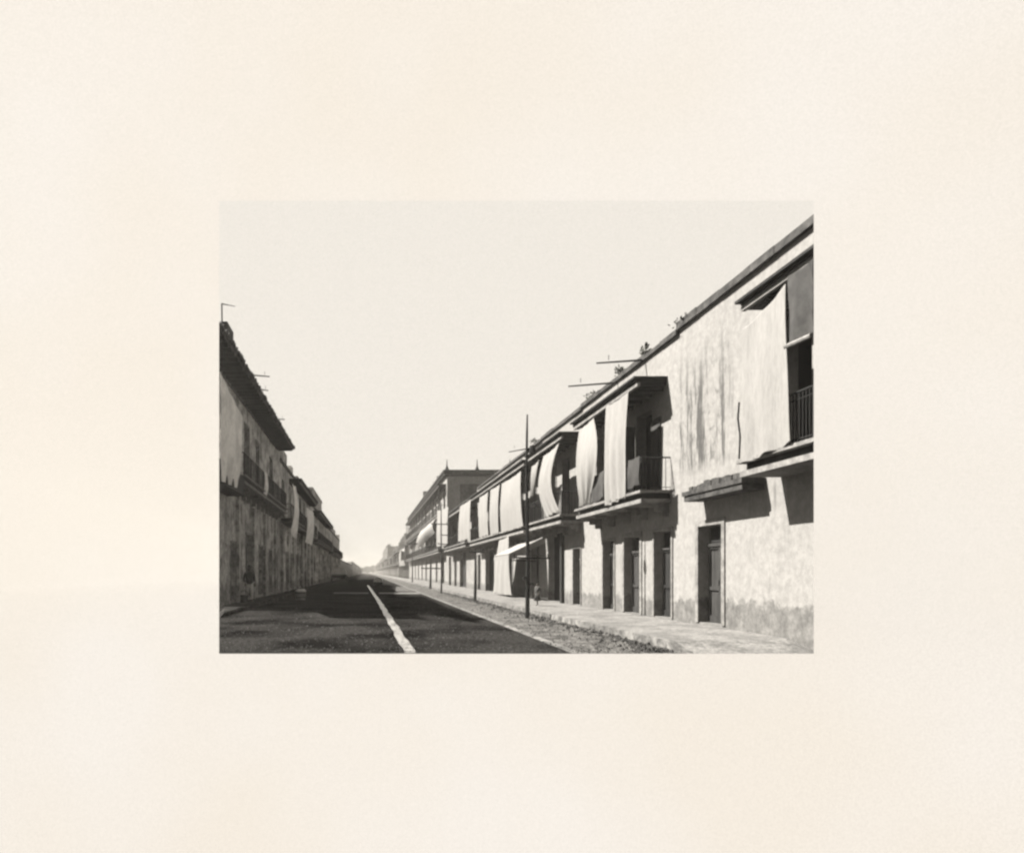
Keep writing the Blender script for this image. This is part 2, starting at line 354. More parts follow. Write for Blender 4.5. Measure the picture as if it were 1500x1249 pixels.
def drape(label, X, tl, tr, br, bl, bow=(0, 0), bulge=.12, s=1, m='canvas', name='canvas_drape', folds=3, group='canvas sun drapes over the balconies on the right', seed=0):
    """cloth hung in the plane x = X; corners as picture columns / rows of that plane"""
    def P(c): y = dep(c[0], X); return (y, hgt(c[1], y))
    A, B, C, D = P(tl), P(tr), P(br), P(bl)
    us = [0, .01] + [.01 + .98 * i / 22 for i in range(1, 22)] + [.99, 1]; vv = [0, .008] + [.008 + .984 * i / 18 for i in range(1, 18)] + [.992, 1]; nu, nv = len(us) - 1, len(vv) - 1; rr = random.Random(seed * 31 + int(tl[0])); ph = rr.uniform(0, 6); ph2 = rr.uniform(0, 6)
    vs = []; fs = []
    width = abs(A[0] - B[0])
    for j in range(nv + 1):
        v = vv[j]
        la = (A[0] + (D[0] - A[0]) * v, A[1] + (D[1] - A[1]) * v); lb = (B[0] + (C[0] - B[0]) * v, B[1] + (C[1] - B[1]) * v)
        w_ = math.sin(math.pi * v)
        for i in range(nu + 1):
            u = us[i]
            yy = la[0] + (lb[0] - la[0]) * u + (bow[0] * (1 - u) + bow[1] * u) * w_ * width
            zz = la[1] + (lb[1] - la[1]) * u - .05 * math.sin(math.pi * u) * (1 - v) + .05 * math.sin(u * folds * 6 + ph) * v * v * (.5 if s > 0 else .2)
            xx = X - s * (bulge * w_ * (.6 + .4 * math.sin(math.pi * u)) + .035 * math.sin(u * folds * 2 * math.pi + ph + .8 * math.sin(3 * v + ph2)) * (.4 + .6 * v) + (.006) * math.sin(9 * v + 4 * u + ph))
            vs.append((xx, yy, zz))
    o0 = (X, (A[0] + B[0]) / 2, max(A[1], B[1]))
    for j in range(nv):
        for i in range(nu):
            a = j * (nu + 1) + i; fs.append((a, a + 1, a + nu + 2, a + nu + 1))
    b = MB(); b.v = vs; b.f = fs; o = b.build(name, M[m], smooth=True, loc=o0)
    sm = o.modifiers.new('thick', 'SOLIDIFY'); sm.thickness = .012
    return tag(o, label, 'drape', group)

def RH(a, b_, top, base=.3, kind='door', dp=None):
    """opening on the right facade from picture columns a (far) .. b_ (near)"""
    ya, yb = dep(b_, XR), dep(a, XR); z = hgt(top, (ya + yb) / 2)
    return (ya, yb, base, z) + ((dp,) if dp else ()) + ((kind,) if kind else ())

# ================================================================== RIGHT ROW
yR1 = XR / KR
B1 = 20.2
r1b = building('plastered_house', 'pale plastered house nearest on the right with rain streaks and a weathered dado', 'house', 1, XR, yR1, B1, 8.95,
    [RH(1024, 1058, 769, .22, 'doorn'), (yR1 + .05, dep(1148, XR), 4.12, 7.4, .6)], k=KR, m='plaster', cop_h=.2)
ba = slab(r1b, 1, XR, XF, XF / KR, 15.25, 3.72, k=KR); railing(ba, 1, XR, XF, XF / KR, 15.25, 4.1, k=KR, far_end=True, sp=.1, r=.015)
canopy(r1b, 1, XR, XF, XF / KR, 15.2, 7.42, k=KR, thick=.21)
# stone door hood over the near door, weeds and dirt on its top
b = MB(); b.box(8.7, XR - .004, 15.85, 18.75, 3.53, 3.68); b.box(8.66, XR - .004, 15.8, 18.8, 3.681, 3.79); hood = b.build('door_hood', M['coping'], r1b)
b = MB(); rr = random.Random(5)
for i in range(14): b.box(8.8 + rr.uniform(0, .03), XR - .003, 15.9 + .2 * i, 16.085 + .2 * i, 3.791, 3.9 + rr.uniform(-.02, .03) + .09 * math.sin(i * .24))
b.build('hood_rubble', M['coping'], hood)
b = MB(); x = XR - .04
b.path([(x, 15.3, 5.6), (x - .005, 15.28, 5.2), (x, 15.2, 4.7), (x, 15.22, 4.2)], .022); b.build('drain_pipe', M['dark_trim'], r1b)

B2 = 29.25
r2b = building('plastered_house', 'plastered house with three tall door openings under the balcony that carries the dark square canopy', 'house', 1, XR, B1, B2, 8.78,
    [RH(959, 984, 778, .2, 'dark'), RH(915, 938, 786, .18, 'door'), RH(884, 900, 792, .18, 'dark'),
     (dep(955, XR), dep(933, XR), 4.12, 6.9, 1.2), (dep(893, XR), dep(875, XR), 4.12, 6.9, .4, 'dark')], m='plaster2', cop_h=.14)
ba = slab(r2b, 1, XR, XF, 20.75, 27.2, 3.72); railing(ba, 1, XR, XF, 20.75, 27.2, 4.1); brackets(ba, 1, XR, XF, 20.8, 27.2, 3.72)
canopy(r2b, 1, XR, XF, 21.05, 27.6, 7.36, thick=.27)
b = MB(); b.box(XR - .6, XR - .02, 23.5, 23.54, 4.15, 6.6); b.build('shutter', M['wood_mid'], r2b)
b = MB(); b.box(XR - .04, XR - .003, 21.45, 22.15, 4.15, 6.5); b.build('shutter', M['wood_mid'], r2b)

B3 = 36.0
r3b = building('shop_house', 'plastered house with the black open shop front beside the tall wooden pole', 'house', 1, XR, B2, B3, 8.7,
    [RH(840, 851, 803, .18, 'dark'), (dep(824, XR), dep(803, XR), .16, 3.55, 2.2), (31.2, 32.4, 4.12, 6.9, .8), (33.4, 34.4, 4.12, 6.9, .4, 'dark')], m='plaster2', cop_h=.13)
ba = slab(r3b, 1, XR, XF, 29.35, 35.3, 3.72); railing(ba, 1, XR, XF, 29.35, 35.3, 4.1); brackets(ba, 1, XR, XF, 29.4, 35.3, 3.72)
canopy(r3b, 1, XR, XF, 29.3, 35.6, 7.36, thick=.27)
b = MB(); b.box(XR - .14, XR - .003, dep(824, XR) - .3, dep(824, XR) - .03, .155, 3.4); b.build('door_post', M['wood'], r3b)

B4 = 57.0
r4b = building('shop_house', 'long plastered house behind the tall wooden pole with four drapes above its shops', 'house', 1, XR, B3, B4, 8.66,
    [RH(780, 790, 800, .18, 'dark'), RH(744, 751, 815, .18, 'door'), (dep(724, XR), dep(711, XR), .16, 3.3, 1.6), RH(699, 704, 812, .16, 'door')] +
    [(q, q + 1.25, 4.12, 6.9, .4, 'dark') for q in (37.3, 40.4, 44, 47.4, 50.8, 54)], m='plaster2', cop_h=.13)
ba = slab(r4b, 1, XR, XF, 36.4, 55.5, 3.72); railing(ba, 1, XR, XF, 36.4, 55.5, 4.1, sp=.17); brackets(ba, 1, XR, XF, 36.5, 55.5, 3.72)
canopy(r4b, 1, XR, XF, 36.3, 55.8, 7.32, thick=.27)

B5 = 79.0
r5b = building('plastered_house', 'lower plastered house squeezed against the tall three storey block', 'house', 1, XR, B4, B5, 8.3,
    [RH(674, 683, 808, .16, 'dark'), RH(666, 669, 815, .16, 'door'), RH(658, 661, 815, .16, 'dark')] + [(q, q + 1.3, 4.12, 6.6, .4, 'dark') for q in (59, 63, 67.5, 72, 76)], m='plaster3')
ba = slab(r5b, 1, XR, XF, 58, 74, 3.8); railing(ba, 1, XR, XF, 58, 74, 4.18, sp=.3, r=.016)
canopy(r5b, 1, XR, XF, 57.6, 75, 7.2)

BT = 150.0
tb = building('tall_block', 'tall three storey block with finials on its flat roof farther down the right side', 'building', 1, XR, B5, BT, 12.9,
    [(q, q + 2.2, .3, 3.5, .6) for q in range(82, 146, 8)] + [(q, q + 1.9, 4.4, 7.2, .4, 'dark') for q in range(81, 147, 5)] + [(q, q + 1.7, 8.6, 11.2, .4, 'dark') for q in range(81, 147, 5)],
    m='plaster3', depth=7.4)
for zb, top in ((3.9, 7.6), (8.1, 11.7)):
    ba = slab(tb, 1, XR, XF, 80, 148, zb); railing(ba, 1, XR, XF, 80, 148, zb + .38, sp=.5, r=.02)
    canopy(tb, 1, XR, XF, 80, 148, top, thick=.25)
for q in range(81, 148, 6):
    for za, zc in ((4.28, 7.5), (8.5, 11.6)): b = MB(); b.tube((XF + .12, q, za), (XF + .12, q, zc), .07, n=6); b.build('veranda_post', M['wood_mid'], tb)
b = MB(); b.box(XR - .35, XR + 7.75, B5 - .35, BT, 12.901, 13.18); b.box(XR - .5, XR + 7.9, B5 - .5, BT, 13.181, 13.4); b.build('cornice', M['coping'], tb)
b = MB(); b.box(XR + 1.5, XR + 7.41, B5 - .06, B5 - .004, 9.0, 11.8); b.build('dark_panel', M['coping'], tb)  # darker panel on the near side wall
for xx in (XR, XR + 3.5, XR + 7.3):
    b = MB(); b.tube((xx, B5 + .2, 13.4), (xx, B5 + .2, 13.9), .28, .1); b.tube((xx, B5 + .2, 13.9), (xx, B5 + .2, 14.7), .08, .03); b.build('finial', M['dark_trim'], tb)

def far_building(name, label, s, X, y0, y1, H, m, depth=7, step=5, up=True, extra=None):
    hs = [(q, q + step * .25, .2, 2.9, .4, 'dark') for q in frange(y0 + 2, y1 - 3, step)]
    if up and H > 6.5: hs += [(q, q + step * .22, 4.2, min(6.8, H - 1), .4, 'dark') for q in frange(y0 + 2, y1 - 3, step)]
    r = building(name, label, 'house', s, X, y0, y1, H, hs, m=m, depth=depth)
    rr = random.Random(int(y0))
    for q in frange(y0 + .3, y1 - 1, step * .8):
        w_ = step * rr.uniform(.06, .12); o_ = rr.uniform(.3, .8); z_ = rr.uniform(.0, .5)
        b = MB(); b.box(*sorted((X - s * o_, X - s * .003)), q, q + w_ * 2, 3.0 + z_, 3.25 + z_); b.box(*sorted((X - s * .18, X - s * .003)), q, q + w_, .16, H - .4); b.build('pilaster', M[m], r)
        if rr.random() < .6 and up:
            b = MB(); b.box(*sorted((X - s * (o_ + .9), X - s * .91)), q + w_, q + step * .35, 4.3, rr.uniform(5.6, 6.9)); b.build('shade_panel', M['coping' if rr.random() < .5 else 'canvas'], r)
    for q in frange(y0 + 1, y1 - 2, step * 1.9):
        b = MB(); b.box(*sorted((X - s * .05, X + s * 1.4)), q, q + step * rr.uniform(.2, .6), H + .04, H + rr.uniform(.4, 1.3)); b.build('parapet_block', M[m], r)
    if up and H > 6.5:
        slab(r, s, X, X - s * .9, y0 + 1, y1 - 1, 3.8); canopy(r, s, X, X - s * .9, y0 + 1, y1 - 1, min(7.3, H - 1))
    return r
def frange(a, b, st):
    o = []
    while a < b: o.append(a); a += st
    return o
far_building('far_house', 'far house just beyond the tall three storey block', 1, XR, 150, 200, 10.2, 'plaster3')
far_building('far_house', 'low pale far house between the tall block and the flat dark roofed one', 1, XR, 200, 250, 8.8, 'plaster2', step=9)
far_building('far_house', 'lowest pale far house right before the flat dark roofed one', 1, XR, 250, 308, 7.4, 'plaster2', step=10)
far_building('far_house', 'far house with a flat dark roofline above its lower neighbours on the right', 1, XR, 308, 400, 13.6, 'plaster3', step=16, depth=6)
far_building('far_house', 'pale middling far house just past the flat dark roofed one', 1, XR, 400, 500, 9.6, 'plaster2', step=20, depth=6)
far_building('far_house', 'farthest low house at the end of the right row', 1, XR, 500, 800, 9.5, 'plaster3', step=40, depth=6)

# ------------------------------------------------------------------ drapes on the right
XD = XF - .06
drape('large white drape nearest the camera hung from the canopy down to the balcony floor', XD - .02, (1089, 482), (1151, 416), (1160, 648), (1089, 679), bulge=.03, folds=2)
cord_of = bpy.context.scene.collection.objects[-1]
b = MB(); yc_ = dep(1086, XD); b.path([(XD - .05, yc_, 5.35), (XD - .07, yc_ + .01, 5.0), (XD - .05, yc_ - .04, 4.6), (XD - .06, yc_ - .02, 4.1)], .02); b.build('cord', M['dark_trim'], cord_of)
o = drape('short grey blind with a pale batten under the nearest canopy', XD + .02, (1154, 405), (1191.5, 378), (1191.5, 490), (1154, 506), bulge=.02, m='canvas_grey', folds=1, name='grey_blind')
b = MB(); y0, y1 = dep(1191.5, XD), dep(1153, XD); b.tube((XD - .03, y0, hgt(491, y0)), (XD - .03, y1, hgt(508, y1)), .05); b.build('batten', M['stone'], o)
drape('long straight white drape left of the dark square canopy', XD, (888, 596), (920, 574), (917, 728), (887, 742), bulge=.1)
drape('white drape gathered to a narrow foot at the far end of the square canopied balcony', XD - .02, (849, 629), (869, 612), (861, 737), (851, 742), bow=(0, -.75), bulge=.25)
drape('grey cloth tied over the railing between two white drapes', XD - .03, (868, 697), (885, 688), (885, 728), (868, 736), bulge=.02, m='canvas_grey', folds=1)
drape('grey cloth covering the near railing corner under the square canopy', XD - .03, (920, 674), (937, 667), (937, 710), (920, 716), bulge=.02, m='canvas_grey', folds=1)
drape('white drape curving outward just right of the tall wooden pole', XD, (796, 668), (819, 649), (819, 748), (801, 757), bow=(.25, .3), bulge=.22)
drape('narrow pointed white drape close beside the tall wooden pole', XD - .02, (779, 683), (790, 673), (782, 725), (778, 728), bulge=.08)
drape('widest white drape left of the tall wooden pole', XD, (735, 708), (763, 690), (767, 771), (735, 781), bulge=.15)
drape('second white drape left of the tall wooden pole', XD, (719, 717), (732, 709), (731, 780), (719, 784), bulge=.12)
drape('third white drape left of the tall wooden pole', XD, (703, 728), (715, 720), (715, 783), (702, 788), bulge=.1)
drape('white drape on the lower house beside the tall block', XD, (674, 741), (690, 731), (689, 788), (672, 793), bulge=.1)
drape('white drape hung from the balcony down to the pavement left of the tall pole', XD - .02, (731, 791), (745, 785), (748, 872), (722, 868), bulge=.1)
drape('white upper drape on the near end of the tall block', XD, (641, 748), (657, 742), (656, 798), (640, 800), bulge=.1, folds=2)
drape('slanting pale drape half way along the tall block', XD, (616, 778), (637, 760), (637, 780), (610, 806), bulge=.5, folds=2)
drape('pale far drape on the house beyond the tall block', XD, (586, 806), (593, 802), (593, 828), (585, 829), bulge=.3, folds=1)
# street awning
aw = thing('shop_awning', 'white sloping canvas awning over the shop door just left of the black shop front', 'awning', (XR, 36.4, 3.3))
b = MB(); b.box(0, 1, 0, 1, 0, 1); b.v = [(XR - .01, 35.4, 3.42), (7.35, 35.4, 2.5), (7.35, 39.5, 2.5), (XR - .01, 39.5, 3.42), (XR - .01, 35.4, 3.46), (7.33, 35.4, 2.56), (7.33, 39.5, 2.56), (XR - .01, 39.5, 3.46)]
b.build('canopy_cloth', M['canvas'], aw)
b = MB(); b.quad((XR - .02, 35.38, 3.41), (7.35, 35.38, 2.49), (7.35, 35.38, 2.24), (XR - .02, 35.38, 3.12)); b.quad((7.34, 35.4, 2.49), (7.34, 39.5, 2.49), (7.34, 39.5, 2.24), (7.34, 35.4, 2.24))
o = b.build('valance', M['canvas'], aw); o.modifiers.new('t', 'SOLIDIFY').thickness = .01
b = MB(); b.tube((7.4, 35.42, 2.5), (XR, 35.42, 2.45), .02); b.build('stay', M['rail'], aw)
b = MB(); b.tube((7.4, 39.45, 2.5), (XR, 39.45, 2.45), .02); b.build('stay', M['rail'], aw)

# ------------------------------------------------------------------ water spouts, weeds on the parapet
def spout(label, x0, x1, y, z0, z1, group):
    b = MB(); b.tube((x0, y, z0), (x1, y, z1), .035, .025, n=6); b.tube((x1 + (x0 - x1) * .25, y, z0 - .0), (x1 + (x0 - x1) * .25, y, z0 + .16), .012, n=4)
    return tag(b.build('water_spout', M['rail'], loc=(x0, y, z0)), label, 'water spout', group)
GS = 'water spouts jutting from the right hand parapet'; GL = 'thin rods jutting from the left eaves'
spout('water spout nearest the camera on the right hand parapet', XR, 7.62, 22.7, 8.66, 8.55, GS)
spout('second water spout on the right hand parapet, above the far end of the square canopy', XR, 7.42, 25.2, 8.6, 8.46, GS)
spout('farthest water spout on the right hand parapet, beside the tall pole top', XR, 8.0, 38.6, 8.62, 8.4, GS)
spout('long thin rod jutting from the left eaves', -5.5, -4.56, 31.9, 10.82, 10.74, GL)
spout('short thin rod just beyond the long one on the left eaves', -5.5, -4.96, 34.2, 10.78, 10.7, GL)
spout('last thin rod near the far corner of the left eaves', -5.5, -4.88, 40.5, 10.7, 10.66, GL)
def weed(label, x, y, z, h, seed, m='weed', n=90, w=.13):
    rr = random.Random(seed); b = MB()
    for i in range(n):
        a = rr.uniform(0, 6.28); t = rr.random(); p = Vector((x + math.cos(a) * w * t, y + math.sin(a) * w * t * 1.5, z + h * rr.random() * (1 - .4 * t)))
        d = Vector((math.cos(a), math.sin(a), rr.uniform(.2, 1.4))).normalized() * rr.uniform(.06, .13); e = d.orthogonal().normalized() * .045
        b.quad(p, p + d * .5 + e, p + d, p + d * .5 - e)
    b.tube((x, y, z - .02), (x + .02, y, z + h * .8), .012, n=4)
    return tag(b.build('weed_tuft', M[m], loc=(x, y, z)), label, 'weed', 'weeds growing on the right hand parapet')
weed('bushy weed on the parapet above the dark square canopy', XR, 22.7, 8.8, .42, 1)
weed('upright weed on the parapet between the two long water spouts', XR, 25.0, 8.78, .4, 2)
weed('low spreading weed on the parapet nearest the camera', XR, 20.0, 8.86, .16, 3, w=.35, n=70)
weed('weed on the parapet beyond the second water spout', XR, 28.0, 8.76, .2, 4, w=.3)
weed('small weed on the parapet just right of the tall pole', XR, 37.6, 8.66, .3, 5, w=.3)

# ------------------------------------------------------------------ poles
def pole(label, x, y, h, r, arms, extras=()):
    t = thing('telegraph_pole', label, 'pole', (x, y, 0), 'wooden poles along the right kerb')
    b = MB(); n = 10
    for i in range(n):
        z0, z1 = h * i / n, h * (i + 1) / n; q = lambda z: (x + .02 * math.sin(z * .9), y, z)
        b.tube(q(z0), q(z1), r * (1 - .55 * z0 / h), r * (1 - .55 * z1 / h) if i < n - 1 else r * .3, n=8)
    b.build('shaft', M['pole'], t)
    for (z, a, c, th) in arms:
        b = MB(); b.tube((x + a, y - r, z), (x + c, y - r, z - .03), th, n=6); o = b.build('crossarm', M['pole'], t)
        for q in (a + .08, c - .08): b = MB(); b.tube((x + q, y - r, z), (x + q, y - r, z + .1 + th), th * .6, n=6); b.build('insulator', M['pole'], o)
    for (z, dx, rr) in extras:
        b = MB(); b.tube((x, y, z), (x + dx, y - .05, z + .03), .03, .03); b.tube((x + dx, y - .05, z - rr), (x + dx, y - .05, z + rr), rr, rr * .8); b.build('fitting', M['pole'], t)
    return t
pole('tallest wooden pole standing nearest the camera on the right', 5.6, 23.9, 7.12, .08, [(2.12, -.55, .78, .03), (2.02, -.55, .3, .02)], [(1.4, -.13, .05), (1.18, .2, .04), (5.9, .17, .12)])
pole('short pole with a small crossarm second from the camera', 6.0, 38, 2.9, .09, [(2.75, -.3, .5, .05)])
pole('tall thin pole with several crossarms in front of the tall block', 5.75, 53, 7.0, .075, [(5.35, -.8, .5, .04), (4.5, -.1, .6, .035), (3.8, -.3, .7, .035), (3.4, -.1, .6, .03)])
pole('low T shaped pole beyond the thin many armed one', 6.1, 66, 2.4, .12, [(2.0, -.9, 1.1, .06)])
pole('farthest thin pole on the right pavement', 6.6, 100, 6.5, .1, [(5.8, -.8, .8, .07)])

# ================================================================== LEFT ROW
yL1 = XL / KL
def LH(a, b_, top, base=.3, kind='dark', dp=.45):
    ya, yb = sorted((dep(a, XL), dep(b_, XL))); z = hgt(top, (ya + yb) / 2); return (ya, yb, base, z, dp, kind)
l1 = building('eaved_house', 'tall shaded house nearest on the left with a deep overhanging tiled roof', 'house', -1, XL, yL1, 49, 10.1,
    [LH(338, 345, 795), LH(360, 369, 783), LH(379, 384, 800), LH(394, 398, 806), LH(402, 406, 808), (30, 31, 6.3, 9.2, .45, 'dark'), (35, 36.3, 6.3, 9.2, .45, 'dark'), (38.6, 39.6, 6.3, 9.0, .45, 'dark'), (44, 45.2, 6.3, 9.0, .45, 'dark')],
    m='plaster_left', k=KL, coping=False)
# tiled roof on rafters
b = MB(); b.quad((XE, XE / KL, 10.42), (XE, 49, 10.42), (XL - 3, 49, 11.7), (XL - 3, 49, 11.7), ) if False else None
xin = 49 * KL
b.quad((XE, XE / KL, 10.45), (XE, 49, 10.45), (xin, 49, 12.3)); b.quad((XE, XE / KL, 10.35), (XE, 49, 10.35), (xin, 49, 10.35)); b.quad((XE, XE / KL, 10.35), (XE, 49, 10.35), (XE, 49, 10.45), (XE, XE / KL, 10.45)); b.quad((XE, 49, 10.35), (xin, 49, 10.35), (xin, 49, 12.3), (XE, 49, 10.45))
b.quad((XE, XE / KL, 10.35), (xin, 49, 10.35), (xin, 49, 12.3), (XE, XE / KL, 10.45))
rf = b.build('roof', M['tile'], l1)
b = MB(); q = XE / KL + .1; rr = random.Random(3)
while q < 49:
    xe = max(KL * q + .02, XE - 1.6) ; sl = (12.3 - 10.45) / (xin - XE); dz = rr.uniform(-.03, .05)
    b.tube((XE + .08 + rr.uniform(-.03, .04), q, 10.5 + dz), (xe, q, 10.5 + dz + sl * (xe - XE)), .1, n=6); q += .26
b.build('tile_rows', M['tile'], rf)
q = XE / KL + .4
while q < 49: xe = max(KL * q + .05, XL); b = MB(); b.box(xe, XE - .03, q - .05, q + .05, 10.2, 10.345); q += .62; b.build('rafter', M['wood'], rf)
yc = 25.6
b = MB(); yy = 25.9; b.quad((-5.62, 26.0, 10.4), (-5.33, 26.0, 10.4), (-5.33, 26.0, 11.15), (-5.62, 26.0, 11.15)); b.quad((-5.33, 26, 10.4), (-5.33, 27.2, 10.4), (-5.33, 27.2, 11.15), (-5.33, 26, 11.15)); b.quad((-5.62, 26, 10.4), (-5.86, 27.2, 10.4), (-5.86, 27.2, 11.15), (-5.62, 26, 11.15)); b.quad((-5.62, 26, 11.15), (-5.33, 26, 11.15), (-5.33, 27.2, 11.15), (-5.86, 27.2, 11.15)); b.quad((-5.33, 27.2, 10.4), (-5.86, 27.2, 10.4), (-5.86, 27.2, 11.15), (-5.33, 27.2, 11.15))
b.build('chimney', M['coping'], l1)
t = thing('roof_rod', 'thin bent rod standing on the chimney at the left roof edge', 'rod', (-5.55, 26.1, 11.15))
b = MB(); b.tube((-5.55, 26.1, 11.1), (-5.56, 26.1, 11.86), .03, n=5); b.tube((-5.58, 26.1, 11.86), (-5.05, 26.1, 11.76), .025, .012, n=5); b.build('rod', M['rail'], t)
XB = -5.5
ba = slab(l1, -1, XL, XB, 30.6, 47, 5.6, name='balcony'); railing(ba, -1, XL, XB, 30.6, 47, 5.98, sp=.16); brackets(ba, -1, XL, XB, 30.8, 47, 5.6)
b = MB(); b.box(XL + .005, XB, 26, 30.55, 5.0, 5.85, k=KL); b.build('balcony_end', M['wood'], l1)
for q in (32.9, 37.4, 41.5, 46.2): b = MB(); b.box(XL + .004, XL + .16, q - .18, q + .18, .16, 5.1); b.build('pilaster', M['plaster_left'], l1)
GLD = 'faded drapes on the left balconies'
drape('large faded drape nearest the camera hanging from the left eaves', XB, (323, 545), (355, 610), (350, 716), (323, 704), s=-1, m='canvas_left', bulge=.1, folds=3, group=GLD)

def left_house(label, y0, y1, H, m, depth=4, sl=5.6, upper=True, step=4.2):
    hs = [(q, q + 1.2, .3, 3.1, .45, 'dark') for q in frange(y0 + 1.2, y1 - 2, step * .62)]
    if upper: hs += [(q, q + 1.2, sl + .5, min(H - 1.2, sl + 3.2), .45, 'dark') for q in frange(y0 + 1.5, y1 - 2, step)]
    r = building('left_house', label, 'house', -1, XL, y0, y1, H, hs, m=m, depth=depth)
    if upper:
        ba = slab(r, -1, XL, XB, y0 + .6, y1 - .6, sl); railing(ba, -1, XL, XB, y0 + .6, y1 - .6, sl + .38, sp=.35, r=.016)
        for q in frange(y0 + .8, y1 - .8, step * .9): b = MB(); b.box(XL + .004, XL + .2, q - .2, q + .2, .16, sl - .1); b.build('pilaster', M[m], r)
    return r
l2 = left_house('shaded left house with broken parapet just beyond the overhanging tiled roof', 49, 76, 9.8, 'plaster_left2', sl=5.2)
canopy(l2, -1, XL, XB + .1, 55, 74, 8.8)
b = MB(); b.box(XL - 2, XL + .12, 50, 52.5, 9.8, 10.6); b.build('parapet_block', M['plaster_left'], l2)
b = MB(); b.box(XL - 2, XL + .1, 61, 63, 9.8, 10.2); b.build('parapet_block', M['plaster_left'], l2)
l3 = left_house('left house with the square turret rising from its roof', 76, 110, 9.3, 'plaster_left3', depth=5, sl=4.9)
canopy(l3, -1, XL, XB + .1, 79, 108, 8.4)
b = MB(); b.box(XL - 1.6, XL + .15, 76.2, 92, 9.3, 10.9); b.box(XL - 1.7, XL + .25, 76.1, 92.1, 10.901, 11.1); b.build('turret', M['plaster_left'], l3)
l4 = left_house('left house with steeply stepping roofline before the low far wall', 110, 155, 8.8, 'plaster_left3', depth=6, sl=4.6, step=6)
b = MB(); b.box(XL - 3, XL + .1, 111, 126, 8.8, 9.6); b.build('parapet_block', M['plaster_left2'], l4)
left_house('low far house beyond the stepped left houses', 155, 290, 4.6, 'plaster_left', depth=10, upper=False, step=12)
left_house('farthest low house at the very end of the left row', 290, 690, 6.2, 'plaster_left2', depth=10, upper=False, step=40)
drape('bright curling drape on the left house beyond the tiled roof', XB + .06, (428, 708), (433, 712), (433, 790), (425, 778), s=-1, m='canvas_left', bulge=.3, folds=1, bow=(.2, .2), group=GLD)
drape('pale drape under the square turret on the left', XB + .06, (449, 742), (459, 750), (457, 798), (447, 794), s=-1, m='canvas_left', bulge=.2, folds=2, group=GLD)
drape('short pale drape above the middle of the nearest left balcony', XB + .02, (388, 690), (392, 694), (391, 728), (387, 722), s=-1, m='canvas_left', bulge=.1, folds=1, group=GLD)

# roof huts, chimneys and broken parapets that roughen both far rooflines
for par, s_, X_, items in ((l2, -1, XL, ((56, 57.4, 9.8, 10.35), (67, 71, 9.8, 10.15), (73.5, 74.6, 9.8, 10.5))), (l3, -1, XL, ((96, 98, 9.3, 10.1), (103, 109, 9.3, 9.7))), (l4, -1, XL, ((130, 134, 8.8, 9.7), (142, 150, 8.8, 9.2), (152, 153.5, 8.8, 10))),
        (tb, 1, XR, ((90, 96, 13.4, 14.3), (112, 114, 13.4, 14.9), (126, 140, 13.4, 14.0)))):
    for a, c_, z0_, z1_ in items:
        b = MB(); b.box(*sorted((X_ - s_ * .06, X_ + s_ * 1.6)), a, c_, z0_ + .002, z1_); b.build('parapet_block', M['plaster3' if s_ > 0 else 'plaster_left2'], par)
# ------------------------------------------------------------------ far end of the street
def foliage(name, label, x, y, w_, h, seed, n=700):
    rr = random.Random(seed); t = thing(name, label, 'tree', (x, y, 0), 'far trees closing the street')
    b = MB()
    for i in range(n):
        a, q = rr.uniform(0, 6.28), rr.random() ** .5; zz = rr.uniform(-1, 1)
        f = .75 + .25 * math.sin(3 * a + seed) * math.cos(2 * zz)
        p = Vector((x + math.cos(a) * q * w_ * .5 * math.sqrt(1 - zz * zz) * f, y + math.sin(a) * q * w_ * .4, h * .5 + zz * h * .47 * f))
        u = Vector((rr.uniform(-1, 1), rr.uniform(-1, 1), rr.uniform(-1, 1))).normalized(); v = u.orthogonal().normalized(); sz = w_ * rr.uniform(.03, .07)
        b.quad(p - u * sz, p - v * sz * .7, p + u * sz, p + v * sz * .7)
    b.build('crown', M['tree'], t)
    b = MB(); b.tube((x, y, 0), (x, y, h * .5), w_ * .04, w_ * .02); b.build('trunk', M['wood'], t)
for i, (x, w_, h, lb) in enumerate(((-36, 16, 11, 'far tree behind the covered wagon'), (-27, 13, 9, 'far tree right of the covered wagon'), (-18, 14, 10, 'far tree left of the street axis'), (-9, 12, 8.5, 'far tree closing the middle of the street'), (0, 14, 9.5, 'far tree at the end of the pale gutter'), (7, 12, 11, 'far tree touching the end of the right row'))):
    foliage('far_tree', lb, x, 780 + 13 * (i % 3), w_ * 1.1, h, i + 11)

# loose rubble and litter along the right kerb
rr = random.Random(21); b = MB()
for i in range(900):
    y = 13.7 + 40 * rr.random() ** 1.6; x = 6.25 - abs(rr.gauss(0, .35)) + .12 * math.sin(y * .8); r = rr.uniform(.012, .05) * (1.5 if rr.random() < .08 else 1)
    b.tube((x, y, -.012), (x + rr.uniform(-r, r) * .5, y + rr.uniform(-r, r) * .5, r * rr.uniform(.5, 1.2)), r, r * .5, n=5)
o = b.build('rubble', M['coping']); o['kind'] = 'stuff'; tag(o, 'loose stones and dirt strewn along the right kerb', 'rubble')

rr = random.Random(33); b = MB()
for i in range(3800):
    y = 13.6 + 36 * rr.random() ** 1.7; x = rr.uniform(max(-5.0, y * KL + .1), 6.2); r = rr.uniform(.008, .022) * (1.7 if rr.random() < .06 else 1)
    b.tube((x, y, -.003), (x + rr.uniform(-r, r) * .5, y + rr.uniform(-r, r) * .5, r * rr.uniform(.5, 1.1)), r, r * .45, n=5)
o = b.build('pebbles', M['pebble']); o['kind'] = 'stuff'; tag(o, 'loose pebbles and dung strewn over the roadway', 'pebbles')
